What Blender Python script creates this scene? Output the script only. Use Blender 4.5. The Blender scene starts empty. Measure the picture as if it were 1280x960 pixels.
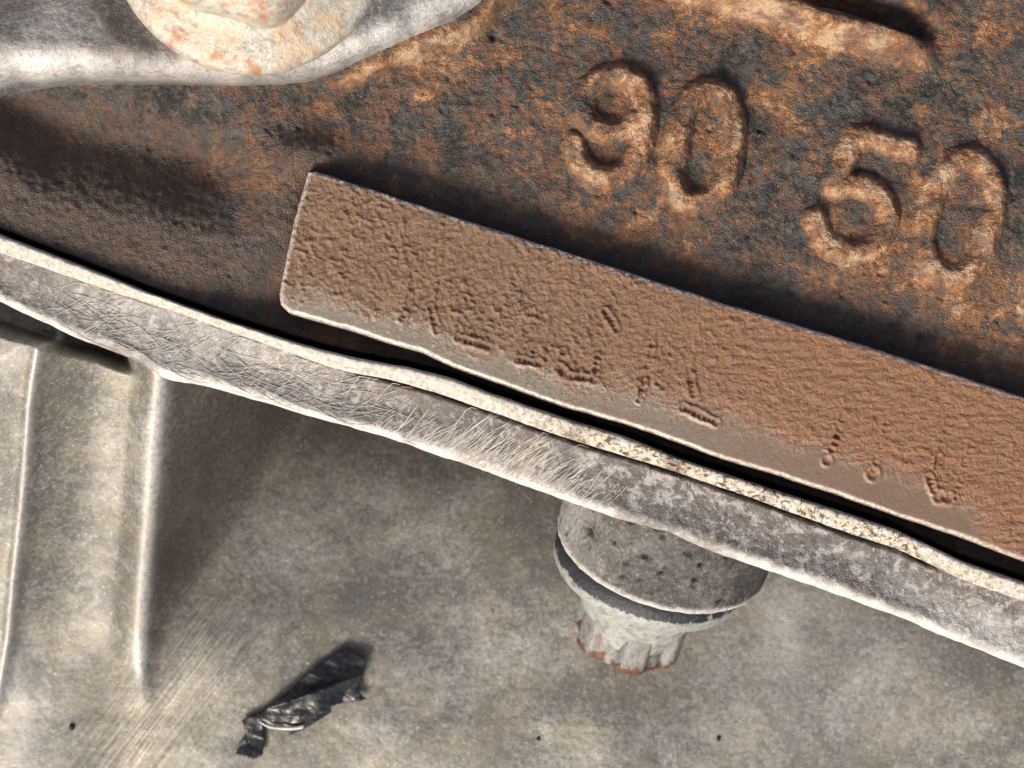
import bpy, math, random
import numpy as np
from mathutils import Vector, Matrix

random.seed(7)
S = 1e-4            # one modelling unit = 0.1 mm
D = 2200.0          # camera height above the block face, in units
scene = bpy.context.scene
COL = scene.collection

# ------------------------------------------------------------------ camera
cam_d = bpy.data.cameras.new('camera')
cam = bpy.data.objects.new('camera', cam_d)
COL.objects.link(cam)
cam.location = (0, 0, D * S)
cam_d.sensor_width = 36.0
cam_d.lens = 36.0 * D / 1280.0
cam_d.clip_start = 0.005
cam_d.clip_end = 50
cam_d.dof.use_dof = True
cam_d.dof.focus_distance = (D - 50) * S
cam_d.dof.aperture_fstop = 34
scene.camera = cam

# ------------------------------------------------------------------ sky and sun
EL = math.radians(39)
AZ = np.array([-0.50, -0.866]); AZ = AZ / np.linalg.norm(AZ)
to_sun = Vector((AZ[0] * math.cos(EL), AZ[1] * math.cos(EL), math.sin(EL)))
world = bpy.data.worlds.new('World')
scene.world = world
world.use_nodes = True
wn = world.node_tree
wn.nodes.clear()
sky = wn.nodes.new('ShaderNodeTexSky'); sky.sky_type = 'NISHITA'; sky.sun_disc = False
sky.sun_elevation = EL
sky.sun_rotation = math.atan2(to_sun.x, to_sun.y)
sky.air_density = 0.7; sky.dust_density = 6.0; sky.ozone_density = 0.3
bg = wn.nodes.new('ShaderNodeBackground'); bg.inputs['Strength'].default_value = 0.125
wo = wn.nodes.new('ShaderNodeOutputWorld')
wn.links.new(sky.outputs[0], bg.inputs['Color']); wn.links.new(bg.outputs[0], wo.inputs['Surface'])
sun_d = bpy.data.lights.new('sun', 'SUN')
sun_d.energy = 3.3; sun_d.angle = math.radians(17); sun_d.color = (1.0, 0.90, 0.77)
sun = bpy.data.objects.new('sun', sun_d); COL.objects.link(sun)
sun.rotation_euler = to_sun.to_track_quat('Z', 'Y').to_euler()
sun.location = to_sun * 0.5
scene.view_settings.view_transform = 'Standard'
scene.view_settings.look = 'None'
scene.view_settings.gamma = 1
scene.view_settings.use_curve_mapping = False
scene.view_settings.exposure = 0.15

# ------------------------------------------------------------------ numpy helpers
def W(px, py, z):
    """world x, y (units) of a picture point at height z"""
    k = (D - z) / D
    return (np.asarray(px, float) - 640.0) * k, (480.0 - np.asarray(py, float)) * k

def perlin(x, y, seed):
    rng = np.random.RandomState(seed)
    perm = rng.permutation(512)
    ang = rng.rand(512) * 2 * math.pi
    gx, gy = np.cos(ang), np.sin(ang)
    xi = np.floor(x).astype(int); yi = np.floor(y).astype(int)
    xf = x - xi; yf = y - yi
    u = xf * xf * xf * (xf * (xf * 6 - 15) + 10); v = yf * yf * yf * (yf * (yf * 6 - 15) + 10)
    def g(ix, iy, dx, dy):
        h = perm[(perm[ix & 511] + iy) & 511]
        return gx[h] * dx + gy[h] * dy
    a = g(xi, yi, xf, yf); b = g(xi + 1, yi, xf - 1, yf)
    c = g(xi, yi + 1, xf, yf - 1); d = g(xi + 1, yi + 1, xf - 1, yf - 1)
    return ((a * (1 - u) + b * u) * (1 - v) + (c * (1 - u) + d * u) * v) * 1.5

def fbm(x, y, wl, octv=3, seed=0, gain=0.5):
    t = 0; amp = 1.0; tot = 0
    for o in range(octv):
        t = t + amp * perlin(x / wl + 17.3 * o, y / wl - 9.1 * o, seed + o)
        tot += amp; amp *= gain; wl *= 0.5
    return t / tot

def ss(a, b, x):
    t = np.clip((x - a) / (b - a), 0, 1)
    return t * t * (3 - 2 * t)

def seg_dist(x, y, pts, closed=False):
    d = np.full(x.shape, 1e9)
    n = len(pts)
    for i in range(n if closed else n - 1):
        ax, ay = pts[i]; bx, by = pts[(i + 1) % n]
        ex, ey = bx - ax, by - ay
        t = np.clip(((x - ax) * ex + (y - ay) * ey) / (ex * ex + ey * ey + 1e-9), 0, 1)
        d = np.minimum(d, np.hypot(x - ax - t * ex, y - ay - t * ey))
    return d

def inside(x, y, pts):
    r = np.zeros(x.shape, bool)
    n = len(pts)
    for i in range(n):
        ax, ay = pts[i]; bx, by = pts[(i + 1) % n]
        c = (ay > y) != (by > y)
        xx = (bx - ax) * (y - ay) / (by - ay + 1e-12) + ax
        r ^= c & (x < xx)
    return r

def sdf(x, y, pts):
    d = seg_dist(x, y, pts, True)
    return np.where(inside(x, y, pts), -d, d)

def catmull(pts, n=12, closed=False):
    p = [np.array(q, float) for q in pts]
    m = len(p); out = []
    for i in range(m if closed else m - 1):
        g = (lambda k: p[k % m]) if closed else (lambda k: p[min(max(k, 0), m - 1)])
        a, b, c, d = g(i - 1), g(i), g(i + 1), g(i + 2)
        for k in range(n):
            t = k / n
            out.append(0.5 * ((2 * b) + (c - a) * t + (2 * a - 5 * b + 4 * c - d) * t * t + (3 * b - a - 3 * c + d) * t ** 3))
    if not closed: out.append(p[-1])
    return np.array(out)

def build(name, V, F, mat, parent=None, attrs=None, smooth=True):
    """V: (n,3) units, F: (m,k) int array or list of lists -> ONE mesh object"""
    me = bpy.data.meshes.new(name)
    V = np.asarray(V, float) * S
    if isinstance(F, np.ndarray):
        m, k = F.shape
        me.vertices.add(len(V)); me.vertices.foreach_set('co', V.astype(np.float32).ravel())
        me.loops.add(m * k); me.loops.foreach_set('vertex_index', F.astype(np.int32).ravel())
        me.polygons.add(m); me.polygons.foreach_set('loop_start', np.arange(0, m * k, k, dtype=np.int32))
        me.update(calc_edges=True); me.validate()
    else:
        me.from_pydata([tuple(v) for v in V], [], F); me.update()
    me.polygons.foreach_set('use_smooth', np.full(len(me.polygons), smooth))
    for an, av in (attrs or {}).items():
        a = me.attributes.new(an, 'FLOAT', 'POINT')
        a.data.foreach_set('value', np.asarray(av, np.float32).ravel())
    me.materials.append(mat)
    o = bpy.data.objects.new(name, me); COL.objects.link(o)
    if parent is not None: o.parent = parent
    return o

def grid_obj(name, X, Y, Z, keep, mat, parent=None, attrs=None, qmask=None):
    h, w = X.shape
    idx = np.arange(h * w).reshape(h, w)
    q = np.stack([idx[:-1, :-1], idx[1:, :-1], idx[1:, 1:], idx[:-1, 1:]], -1).reshape(-1, 4)
    if keep is not None:
        kf = keep.ravel()
        q = q[kf[q].all(1)]
    if qmask is not None: q = q[qmask.ravel()[q[:, 0]]]
    used = np.unique(q)
    re = np.zeros(h * w, int); re[used] = np.arange(len(used))
    V = np.stack([X.ravel(), Y.ravel(), Z.ravel()], 1)[used]
    at = {k: v.ravel()[used] for k, v in (attrs or {}).items()}
    # orient up
    a, b, c = V[re[q[0, 0]]], V[re[q[0, 1]]], V[re[q[0, 2]]]
    q = re[q]
    if np.cross(b - a, c - a)[2] < 0: q = q[:, ::-1]
    return build(name, V, np.ascontiguousarray(q), mat, parent, at)

def steepen(X, Y, d, step, k=0.22):
    gy_, gx_ = np.gradient(d, step)
    n = np.hypot(gx_, gy_) + 1e-6
    m = np.clip(d, 0, 30) * (1 - k)
    return X - gx_ / n * m, Y - gy_ / n * m

def tag(o, label=None, cat=None, group=None, kind=None):
    if label: o['label'] = label
    if cat: o['category'] = cat
    if group: o['group'] = group
    if kind: o['kind'] = kind
    return o

# ------------------------------------------------------------------ material helpers
class M:
    def __init__(self, name):
        self.m = bpy.data.materials.new(name); self.m.use_nodes = True
        self.nt = self.m.node_tree; self.nt.nodes.clear()
        self.out = self.n('ShaderNodeOutputMaterial'); self.b = self.n('ShaderNodeBsdfPrincipled')
        self.l(self.b.outputs[0], self.out.inputs['Surface'])
        g = self.n('ShaderNodeNewGeometry'); v = self.n('ShaderNodeVectorMath'); v.operation = 'SCALE'
        v.inputs['Scale'].default_value = 1000.0
        self.l(g.outputs['Position'], v.inputs[0]); self.pos = v.outputs[0]    # millimetres
    def n(self, t): return self.nt.nodes.new(t)
    def l(self, a, b): self.nt.links.new(a, b)
    def put(self, sock, v):
        if hasattr(v, 'is_output'): self.l(v, sock)
        elif isinstance(v, (tuple, list)): sock.default_value = (*v[:3], 1.0) if len(sock.default_value) == 4 else v
        else: sock.default_value = v
    def attr(self, name):
        a = self.n('ShaderNodeAttribute'); a.attribute_name = name; return a.outputs['Fac']
    def mapped(self, sc, rot=0):
        q = self.n('ShaderNodeMapping'); self.l(self.pos, q.inputs['Vector'])
        q.inputs['Rotation'].default_value = (0, 0, rot)
        m = self.n('ShaderNodeMapping'); self.l(q.outputs[0], m.inputs['Vector'])
        m.inputs['Scale'].default_value = sc; m.inputs['Location'].default_value = (rot * 31.7, rot * 17.1, 0)
        return m.outputs[0]
    def noise(self, scale, detail=3, rough=0.55, dist=0.0, vec=None):
        t = self.n('ShaderNodeTexNoise'); self.l(vec or self.pos, t.inputs['Vector'])
        t.inputs['Scale'].default_value = scale; t.inputs['Detail'].default_value = detail
        t.inputs['Roughness'].default_value = rough; t.inputs['Distortion'].default_value = dist
        return t.outputs['Fac']
    def voro(self, scale, feature='F1', rnd=1.0, vec=None):
        t = self.n('ShaderNodeTexVoronoi'); t.feature = feature; self.l(vec or self.pos, t.inputs['Vector'])
        t.inputs['Scale'].default_value = scale; t.inputs['Randomness'].default_value = rnd
        return t.outputs['Distance']
    def ramp(self, fac, stops):
        r = self.n('ShaderNodeValToRGB'); self.l(fac, r.inputs[0]); e = r.color_ramp.elements
        while len(e) < len(stops): e.new(0.5)
        for k, (p, c) in enumerate(stops):
            e[k].position = p
            e[k].color = (c, c, c, 1) if isinstance(c, (int, float)) else (*c, 1)
        return r.outputs[0]
    def mix(self, f, a, b, mode='MIX'):
        x = self.n('ShaderNodeMix'); x.data_type = 'RGBA'; x.blend_type = mode
        self.put(x.inputs[0], f); self.put(x.inputs[6], a); self.put(x.inputs[7], b)
        return x.outputs[2]
    def math(self, op, a, b=0.0, clamp=False):
        x = self.n('ShaderNodeMath'); x.operation = op; x.use_clamp = clamp
        self.put(x.inputs[0], a); self.put(x.inputs[1], b); return x.outputs[0]
    def bump(self, h, dist_mm, strength=1.0, normal=None):
        b = self.n('ShaderNodeBump'); b.inputs['Strength'].default_value = strength
        b.inputs['Distance'].default_value = dist_mm * 1e-3; self.l(h, b.inputs['Height'])
        if normal: self.l(normal, b.inputs['Normal'])
        return b.outputs[0]
    def finish(self, col, rough=0.8, metal=0.0, normal=None, spec=0.3):
        self.put(self.b.inputs['Base Color'], col); self.put(self.b.inputs['Roughness'], rough)
        self.put(self.b.inputs['Metallic'], metal); self.b.inputs['Specular IOR Level'].default_value = spec
        if normal: self.l(normal, self.b.inputs['Normal'])
        return self.m

# cast iron: black scale, brown and orange rust, pale flecks.  'rust' lifts the rust, 'soil' paints brown shade on it
def mat_iron():
    m = M('rusty_cast_iron')
    big = m.noise(0.16, 4, 0.6, 0.6); mid = m.noise(0.55, 6, 0.68, 0.8); fine = m.noise(3.2, 4, 0.7)
    ru = m.attr('rust'); shade_brown = m.attr('shade_brown')
    vf = m.noise(1.5, 5, 0.75, 0.6, m.mapped((1, 1, 1), 0.6))
    f = m.math('ADD', m.math('MULTIPLY', mid, 0.60), m.math('MULTIPLY', fine, 0.26))
    f = m.math('ADD', f, m.math('MULTIPLY', vf, 0.30))
    f = m.math('ADD', f, m.math('MULTIPLY', m.math('SUBTRACT', big, 0.5), 0.75))
    f = m.math('ADD', f, m.math('MULTIPLY', ru, 0.22))
    col = m.ramp(f, [(0.43, (0.024, 0.026, 0.028)), (0.52, (0.075, 0.066, 0.056)), (0.575, (0.150, 0.090, 0.054)),
                     (0.63, (0.235, 0.110, 0.052)), (0.70, (0.39, 0.195, 0.088)), (0.80, (0.54, 0.385, 0.25))])
    pur = m.ramp(m.noise(0.33, 4, 0.6, 0.5), [(0.52, 0.0), (0.62, 1.0)])
    col = m.mix(m.math('MULTIPLY', pur, 0.7), col, m.mix(vf, (0.07, 0.034, 0.028), (0.27, 0.125, 0.085)))
    och = m.ramp(m.noise(0.42, 4, 0.65, 0.9, m.mapped((1, 1, 1), 0.9)), [(0.56, 0.0), (0.66, 1.0)])
    col = m.mix(m.math('MULTIPLY', och, 0.45), col, m.mix(vf, (0.13, 0.075, 0.03), (0.36, 0.24, 0.10)))
    slate = m.ramp(m.noise(0.38, 5, 0.7, 0.7, m.mapped((1, 1, 1), 2.1)), [(0.535, 0.0), (0.575, 1.0)])
    slate = m.math('MULTIPLY', slate, m.math('SUBTRACT', 0.74, m.math('MULTIPLY', ru, 0.9), True))
    col = m.mix(slate, col, m.mix(vf, (0.030, 0.036, 0.040), (0.10, 0.112, 0.112)))
    gr = m.ramp(m.noise(0.6, 5, 0.72, 0.6, m.mapped((1, 1, 1), 3.3)), [(0.52, 0.0), (0.62, 1.0)])
    col = m.mix(m.math('MULTIPLY', gr, 0.5), col, m.mix(vf, (0.10, 0.095, 0.08), (0.24, 0.21, 0.17)))
    col = m.mix(m.math('MULTIPLY', shade_brown, 0.8), col, m.mix(m.noise(1.5, 5, 0.7), (0.048, 0.037, 0.031), (0.20, 0.145, 0.115)))
    fl = m.ramp(m.noise(4.0, 3, 0.6), [(0.62, 0.0), (0.70, 1.0)])
    col = m.mix(m.math('MULTIPLY', fl, 0.38), col, (0.52, 0.46, 0.38))
    pit = m.ramp(m.noise(4.2, 2, 0.5, 0.0, m.mapped((1, 1, 1), 0.4)), [(0.30, 1.0), (0.38, 0.0)])
    col = m.mix(m.math('MULTIPLY', pit, 0.6), col, (0.025, 0.02, 0.018))
    h = m.math('ADD', m.noise(3.4, 5, 0.68), m.math('MULTIPLY', m.voro(4.0), 0.35))
    return m.finish(col, m.ramp(fine, [(0.3, 0.45), (0.7, 0.85)]), 0.0, m.bump(h, 0.50, 0.9), 0.4)

# machined pad: hammered rust over grey metal, 'bare' = metal showing, 'warm' = orange end
def mat_pad():
    m = M('rusted_machined_iron')
    bare = m.attr('bare'); warm = m.attr('warm'); bumpy = m.attr('relief')
    n = m.noise(1.1, 5, 0.65, 0.4); f = m.noise(3.4, 4, 0.65, 0.0, m.mapped((0.55, 1.6, 1), 0.25))
    rust = m.ramp(m.math('ADD', m.math('MULTIPLY', n, 0.55), m.math('MULTIPLY', f, 0.45)),
                  [(0.34, (0.125, 0.077, 0.048)), (0.5, (0.20, 0.114, 0.064)), (0.66, (0.30, 0.19, 0.118))])
    hot = m.ramp(f, [(0.32, (0.15, 0.066, 0.033)), (0.52, (0.26, 0.122, 0.056)), (0.7, (0.40, 0.21, 0.10))])
    col = m.mix(warm, rust, hot)
    col = m.mix(m.math('MULTIPLY', m.ramp(bumpy, [(0.62, 0.0), (0.95, 1.0)]), 0.4), col, (0.44, 0.33, 0.245))
    col = m.mix(m.math('MULTIPLY', m.ramp(bumpy, [(0.15, 1.0), (0.42, 0.0)]), 0.35), col, (0.12, 0.072, 0.048))
    met = m.ramp(m.noise(2.2, 5, 0.7, 0.0, m.mapped((2.2, 0.7, 1), 0.5)), [(0.3, (0.17, 0.148, 0.12)), (0.7, (0.33, 0.30, 0.25))])
    met = m.mix(m.math('MULTIPLY', warm, 0.8), met, (0.20, 0.125, 0.085))
    fr = m.ramp(m.math('ADD', bare, m.math('MULTIPLY', m.math('SUBTRACT', m.noise(1.8, 5, 0.75), 0.5), 2.6)), [(0.25, 0.0), (0.95, 1.0)])
    col = m.mix(fr, col, met)
    rs = m.ramp(m.noise(0.45, 4, 0.65), [(0.5, 0.0), (0.7, 1.0)])
    col = m.mix(m.math('MULTIPLY', rs, 0.5), col, m.mix(f, (0.13, 0.078, 0.048), (0.27, 0.17, 0.105)))
    e = m.attr('edge')
    col = m.mix(m.math('MULTIPLY', e, m.ramp(m.noise(2.5, 3), [(0.38, 0.25), (0.58, 1.0)])), col, (0.58, 0.55, 0.5))
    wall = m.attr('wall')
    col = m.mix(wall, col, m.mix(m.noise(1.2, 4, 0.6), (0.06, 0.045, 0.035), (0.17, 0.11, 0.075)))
    h = m.math('ADD', m.noise(2.6, 4, 0.65), m.math('MULTIPLY', m.noise(6.0, 3, 0.6), 0.5))
    amt = m.math('SUBTRACT', 1.0, m.math('MULTIPLY', bare, 0.8))
    return m.finish(col, m.ramp(f, [(0.3, 0.27), (0.7, 0.52)]), m.math('MULTIPLY', bare, 0.25), m.bump(m.math('MULTIPLY', h, amt), 0.34, 0.9), 0.6)

# weathered die-cast aluminium; 'bright' = worn metal plus painted highlights and sheen, 'dirt' = dark film plus painted shade
def mat_alu(name, lo, mid, hi, warm=(0.40, 0.36, 0.27), mott=0.45, bumpd=0.14, metal=0.25, streak=0.0, purple=0.0, low=0.0, dirt_shade_col=(0.105, 0.082, 0.062)):
    m = M(name)
    br = m.attr('bright'); di = m.attr('dirt_shade')
    a = m.noise(0.42, 6, 0.68, 0.4); b = m.noise(1.6, 5, 0.7); c = m.noise(0.16, 3, 0.55, 0.5)
    g = m.noise(0.075, 3, 0.5, 0.6, m.mapped((1, 1, 1), 1.9))
    f = m.math('ADD', m.math('MULTIPLY', a, 0.50 - low * 0.22), m.math('MULTIPLY', b, 0.45 - low * 0.13))
    f = m.math('ADD', f, m.math('MULTIPLY', g, 0.05 + low * 0.24))
    col = m.ramp(f, [(0.41, lo), (0.5, mid), (0.60, hi)])
    wm = m.ramp(c, [(0.45, 0.0), (0.62, 1.0)])
    col = m.mix(m.math('MULTIPLY', wm, mott), col, m.mix(b, (warm[0] * .6, warm[1] * .6, warm[2] * .6), (warm[0] * 1.25, warm[1] * 1.25, warm[2] * 1.25)))
    if purple:
        pm = m.ramp(m.noise(0.7, 5, 0.65, 0.6, m.mapped((1, 1, 1), 1.3)), [(0.46, 0.0), (0.6, 1.0)])
        col = m.mix(m.math('MULTIPLY', pm, purple), col, (0.10, 0.090, 0.087))
        fl = m.ramp(m.noise(0.55, 6, 0.72, 0.5, m.mapped((1, 1, 1), 0.3)), [(0.51, 0.0), (0.60, 1.0)])
        col = m.mix(m.math('MULTIPLY', fl, 0.6), col, (0.46, 0.45, 0.44))
    sp = m.ramp(m.noise(2.4, 3, 0.6), [(0.60, 0.0), (0.70, 1.0)])
    col = m.mix(m.math('MULTIPLY', sp, 0.45), col, (0.62, 0.58, 0.48))
    dk = m.ramp(m.noise(2.4, 3, 0.6, 0.0, m.mapped((1, 1, 1), 0.7)), [(0.32, 1.0), (0.40, 0.0)])
    col = m.mix(m.math('MULTIPLY', dk, 0.35), col, (0.10, 0.09, 0.08))
    if streak:
        s = m.ramp(m.noise(1.0, 5, 0.65, 0.0, m.mapped((0.10, 3.2, 1), -0.92)), [(0.42, 0.0), (0.70, 1.0)])
        col = m.mix(m.math('MULTIPLY', m.math('MULTIPLY', s, m.attr('streak')), streak), col, (0.60, 0.56, 0.47))
    col = m.mix(m.math('MULTIPLY', di, m.ramp(b, [(0.3, 0.9), (0.7, 0.45)])), col, dirt_shade_col)
    col = m.mix(m.math('MULTIPLY', br, m.ramp(b, [(0.30, 0.55), (0.55, 1.0)])), col, (0.70, 0.69, 0.67))
    h = m.math('ADD', m.noise(1.3, 5, 0.65), m.math('MULTIPLY', m.noise(4.5, 3, 0.6), 0.5))
    return m.finish(col, m.ramp(b, [(0.3, 0.42), (0.7, 0.68)]), metal, m.bump(h, bumpd * 2, 0.8), 0.45)

def mat_strip():
    m = M('pale_gasket')
    a = m.noise(1.7, 5, 0.75, 0.3); st = m.attr('stain')
    col = m.ramp(a, [(0.34, (0.30, 0.27, 0.21)), (0.46, (0.47, 0.45, 0.40)), (0.6, (0.61, 0.595, 0.55))])
    oc = m.ramp(m.noise(1.1, 4, 0.7, 0.5, m.mapped((1, 1, 1), 0.8)), [(0.50, 0.0), (0.64, 1.0)])
    col = m.mix(m.math('MULTIPLY', m.math('MULTIPLY', oc, 0.75), st), col, (0.52, 0.38, 0.19))
    dk = m.ramp(m.noise(1.5, 5, 0.75, 0.6, m.mapped((1, 1, 1), 2.0)), [(0.50, 0.0), (0.57, 1.0)])
    col = m.mix(m.math('MULTIPLY', dk, st), col, (0.10, 0.075, 0.05))
    blot = m.attr('blot')
    col = m.mix(m.math('MULTIPLY', blot, m.ramp(m.noise(2.2, 4, .7), [(.4, 0.3), (.55, 1.0)])), col, (0.07, 0.03, 0.018))
    return m.finish(col, 0.7, 0.0, m.bump(m.noise(2.5, 5, 0.7), 0.28, 0.8), 0.3)

def mat_zinc(name, base=(0.56, 0.58, 0.55), rustc=(0.36, 0.13, 0.05)):
    m = M(name)
    n = m.noise(0.9, 5, 0.65, 0.4); r = m.attr('rust'); p = m.attr('paint')
    col = m.ramp(n, [(0.34, tuple(c * 0.58 for c in base)), (0.5, base), (0.68, tuple(min(1, c * 1.25) for c in base))])
    y = m.ramp(m.noise(0.36, 3, 0.55, 0.4), [(0.44, 0.0), (0.66, 1.0)])
    col = m.mix(m.math('MULTIPLY', m.math('MULTIPLY', y, m.attr('tan')), 0.62), col, (0.50, 0.34, 0.19))
    y2 = m.ramp(m.noise(0.30, 3, 0.55, 0.4, m.mapped((1, 1, 1), 1.2)), [(0.54, 0.0), (0.68, 1.0)])
    col = m.mix(m.math('MULTIPLY', y2, m.attr('tan')), col, (0.36, 0.19, 0.10))
    rr = m.ramp(m.math('ADD', m.math('MULTIPLY', m.noise(1.2, 5, 0.7, 0.5), 0.8), m.math('MULTIPLY', r, 0.55)), [(0.60, 0.0), (0.70, 1.0)])
    col = m.mix(rr, col, m.mix(m.noise(1.5, 3), (rustc[0] * .4, rustc[1] * .4, rustc[2] * .5), (rustc[0] * 1.3, rustc[1] * 1.5, rustc[2] * 1.5)))
    pp = m.ramp(m.math('ADD', m.math('MULTIPLY', m.noise(0.9, 5, 0.75, 0.5, m.mapped((1, 1, 1), 0.5)), 0.8), m.math('MULTIPLY', p, 0.52)), [(0.64, 0.0), (0.72, 1.0)])
    col = m.mix(pp, col, m.mix(n, (0.010, 0.012, 0.016), (0.05, 0.056, 0.066)))
    return m.finish(col, m.ramp(n, [(0.3, 0.38), (0.7, 0.6)]), 0.15, m.bump(m.noise(1.5, 5, 0.65), 0.25, 0.8), 0.5)

def mat_plastic():
    m = M('black_plastic_film')
    n = m.noise(0.9, 4, 0.6)
    col = m.ramp(n, [(0.35, (0.007, 0.008, 0.010)), (0.7, (0.018, 0.021, 0.024))])
    wr = m.ramp(m.noise(1.4, 4, 0.6, 1.0, m.mapped((0.5, 1.6, 1), -0.7)), [(0.60, 0.0), (0.68, 1.0)])
    col = m.mix(m.math('MULTIPLY', wr, 0.12), col, (0.30, 0.31, 0.31))
    return m.finish(col, m.ramp(n, [(0.3, 0.2), (0.7, 0.42)]), 0.0, m.bump(m.noise(0.8, 3, 0.5, 0.8), 0.3, 0.5), 0.4)

def mat_plain(name, c, rough=0.6, metal=0.0):
    m = M(name)
    n = m.noise(2.0, 4, 0.6)
    return m.finish(m.ramp(n, [(0.3, tuple(x * 0.7 for x in c)), (0.7, tuple(min(1, x * 1.2) for x in c))]), rough, metal)

IRON = mat_iron(); PAD = mat_pad()
FLANGE = mat_alu('flange_aluminium', (0.066, 0.062, 0.063), (0.115, 0.108, 0.108), (0.215, 0.207, 0.205), (0.19, 0.155, 0.128), 0.5, 0.16, 0.2, 0.0, 0.75)
BODY = mat_alu('housing_aluminium', (0.128, 0.127, 0.119), (0.255, 0.253, 0.238), (0.43, 0.425, 0.395), (0.30, 0.265, 0.18), 0.30, 0.05, 0.5, 0.75, 0.0, 1.0)
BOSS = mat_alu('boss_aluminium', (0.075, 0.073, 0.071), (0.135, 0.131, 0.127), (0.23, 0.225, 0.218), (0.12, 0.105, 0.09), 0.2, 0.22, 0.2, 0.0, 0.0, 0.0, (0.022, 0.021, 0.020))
BRKT = mat_alu('bracket_aluminium', (0.042, 0.046, 0.052), (0.098, 0.102, 0.110), (0.235, 0.240, 0.250), (0.24, 0.225, 0.20), 0.3, 0.12, 0.3)
STRIP = mat_strip(); ZINC = mat_zinc('painted_zinc_bolt', (0.30, 0.325, 0.318), (0.22, 0.07, 0.03)); ZINC3 = mat_zinc('worn_zinc_head', (0.185, 0.205, 0.205), (0.13, 0.05, 0.026)); ZINC2 = mat_zinc('pale_plated_bolt', (0.42, 0.415, 0.37), (0.36, 0.14, 0.06))
PLAST = mat_plastic(); FIBRE = mat_plain('bright_scratched_metal', (0.62, 0.59, 0.54), 0.45)
GRIT = mat_plain('dark_grit', (0.03, 0.03, 0.03), 0.9)

# ================================================================== ENGINE BLOCK
PADZ = 70.0
pad_img = [(385, 214), (366, 280), (349, 366), (350, 381), (360, 391), (395, 401), (431, 411), (480, 427), (530, 442), (567, 460), (635, 484), (710, 511),
           (780, 530), (830, 547), (905, 575), (960, 591), (1041, 617), (1123, 646), (1204, 673), (1280, 702), (1400, 744), (1560, 800),
           (1560, 583), (1280, 496), (1100, 437), (900, 377), (700, 312), (560, 268), (470, 238), (410, 219), (394, 214)]
pad_w = [tuple(float(c) for c in W(x, y, PADZ)) for x, y in pad_img]
slab_img = [(-300, 60), (-120, 140), (0, 196), (60, 232), (140, 252), (200, 264), (270, 282), (330, 300), (420, 340)]
slab_w = np.array([W(x, y, 45) for x, y in slab_img])
brk_img = [(-300, 215), (-150, 165), (-50, 130), (0, 116), (37, 108), (94, 104), (160, 105), (225, 107), (300, 108.5), (356, 107), (390, 102), (425, 92), (467, 77), (510, 60), (569, 36), (600, 15), (625, -12), (660, -60), (690, -160), (640, -330), (-300, -330)]

step = 2.1
gx = np.arange(-960, 961, step); gy = np.arange(-420, 720, step)
X, Y = np.meshgrid(gx, gy)
def block_z(X, Y):
    wob = 5 * fbm(X, Y, 70, 3, 11)
    # level of the slab beside the joint, and the valley behind it
    ye = np.interp(X, slab_w[:, 0], slab_w[:, 1])
    s = (Y - ye) + wob
    left = 1 - ss(-420, -250, X)
    z_left = 12 + 50 * (1 - ss(-22, 84, s)) - 16 * np.exp(-((s - 72) / 44.0) ** 2) + 24 * ss(70, 190, s)
    # numeral face, dropping into a soft hollow along the pad
    dpad = sdf(X, Y, pad_w)
    z_right = 30 - 10 * np.exp(-(np.maximum(dpad, 0) / 34.0)) + 8 * ss(60, 200, dpad)
    z = z_right * (1 - left) + z_left * left
    # soft fillet climbing to the left end of the pad
    # casting rib upper right : lit lower flank, shaded back, pocket behind
    x0, y0 = W(800, -22, 30); x1, y1 = W(1150, 82, 30)
    ux, uy = (x1 - x0), (y1 - y0); ln = math.hypot(ux, uy); ux /= ln; uy /= ln
    t = (X - x0) * ux + (Y - y0) * uy; n = -(X - x0) * uy + (Y - y0) * ux
    n = n + 5 * fbm(X, Y, 60, 2, 51)
    end = (1 - ss(ln - 34, ln + 26, t)) * ss(-110, -60, t)
    prof = 46 * ss(-14, 12, n) - 66 * ss(16, 42, n) + 46 * ss(44, 66, n)
    z = z + prof * end
    # boss below the bracket
    db = BRKSDF(X, Y) - 15 + 4 * fbm(X, Y, 40, 2, 77)
    z = z + 34 * (1 - ss(-6, 12, db)) * ss(-250, -150, X)
    ex, ey = W(352, 262, 40)
    z = z + 36 * np.exp(-((X - ex) / 48.0) ** 2 - ((Y - ey) / 95.0) ** 2)
    ex, ey = W(392, 196, 40)
    z = z + 26 * np.exp(-((X - ex) / 40.0) ** 2 - ((Y - ey) / 26.0) ** 2)
    return z, dpad, s, left, db, n, t, ln
brk_w0 = [tuple(float(c) for c in W(x, y, 34)) for x, y in brk_img]
def BRKSDF(X, Y): return sdf(X, Y, brk_w0)
Z, dpad, s_, left_, db_, nrib, trib, lrib = block_z(X, Y)
base_smooth = Z.copy()
rough = fbm(X, Y, 22, 4, 3, 0.6)
calm = 1 - 0.35 * np.exp(-np.maximum(dpad, 0) / 40.0)
Z = Z + calm * (3.6 * rough + 2.4 * fbm(X, Y, 8, 2, 23)) + 5 * fbm(X, Y, 120, 2, 5)
pits = np.clip(fbm(X, Y, 16, 2, 91) - 0.42, 0, 1)
Z = Z - 15 * pits
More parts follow.
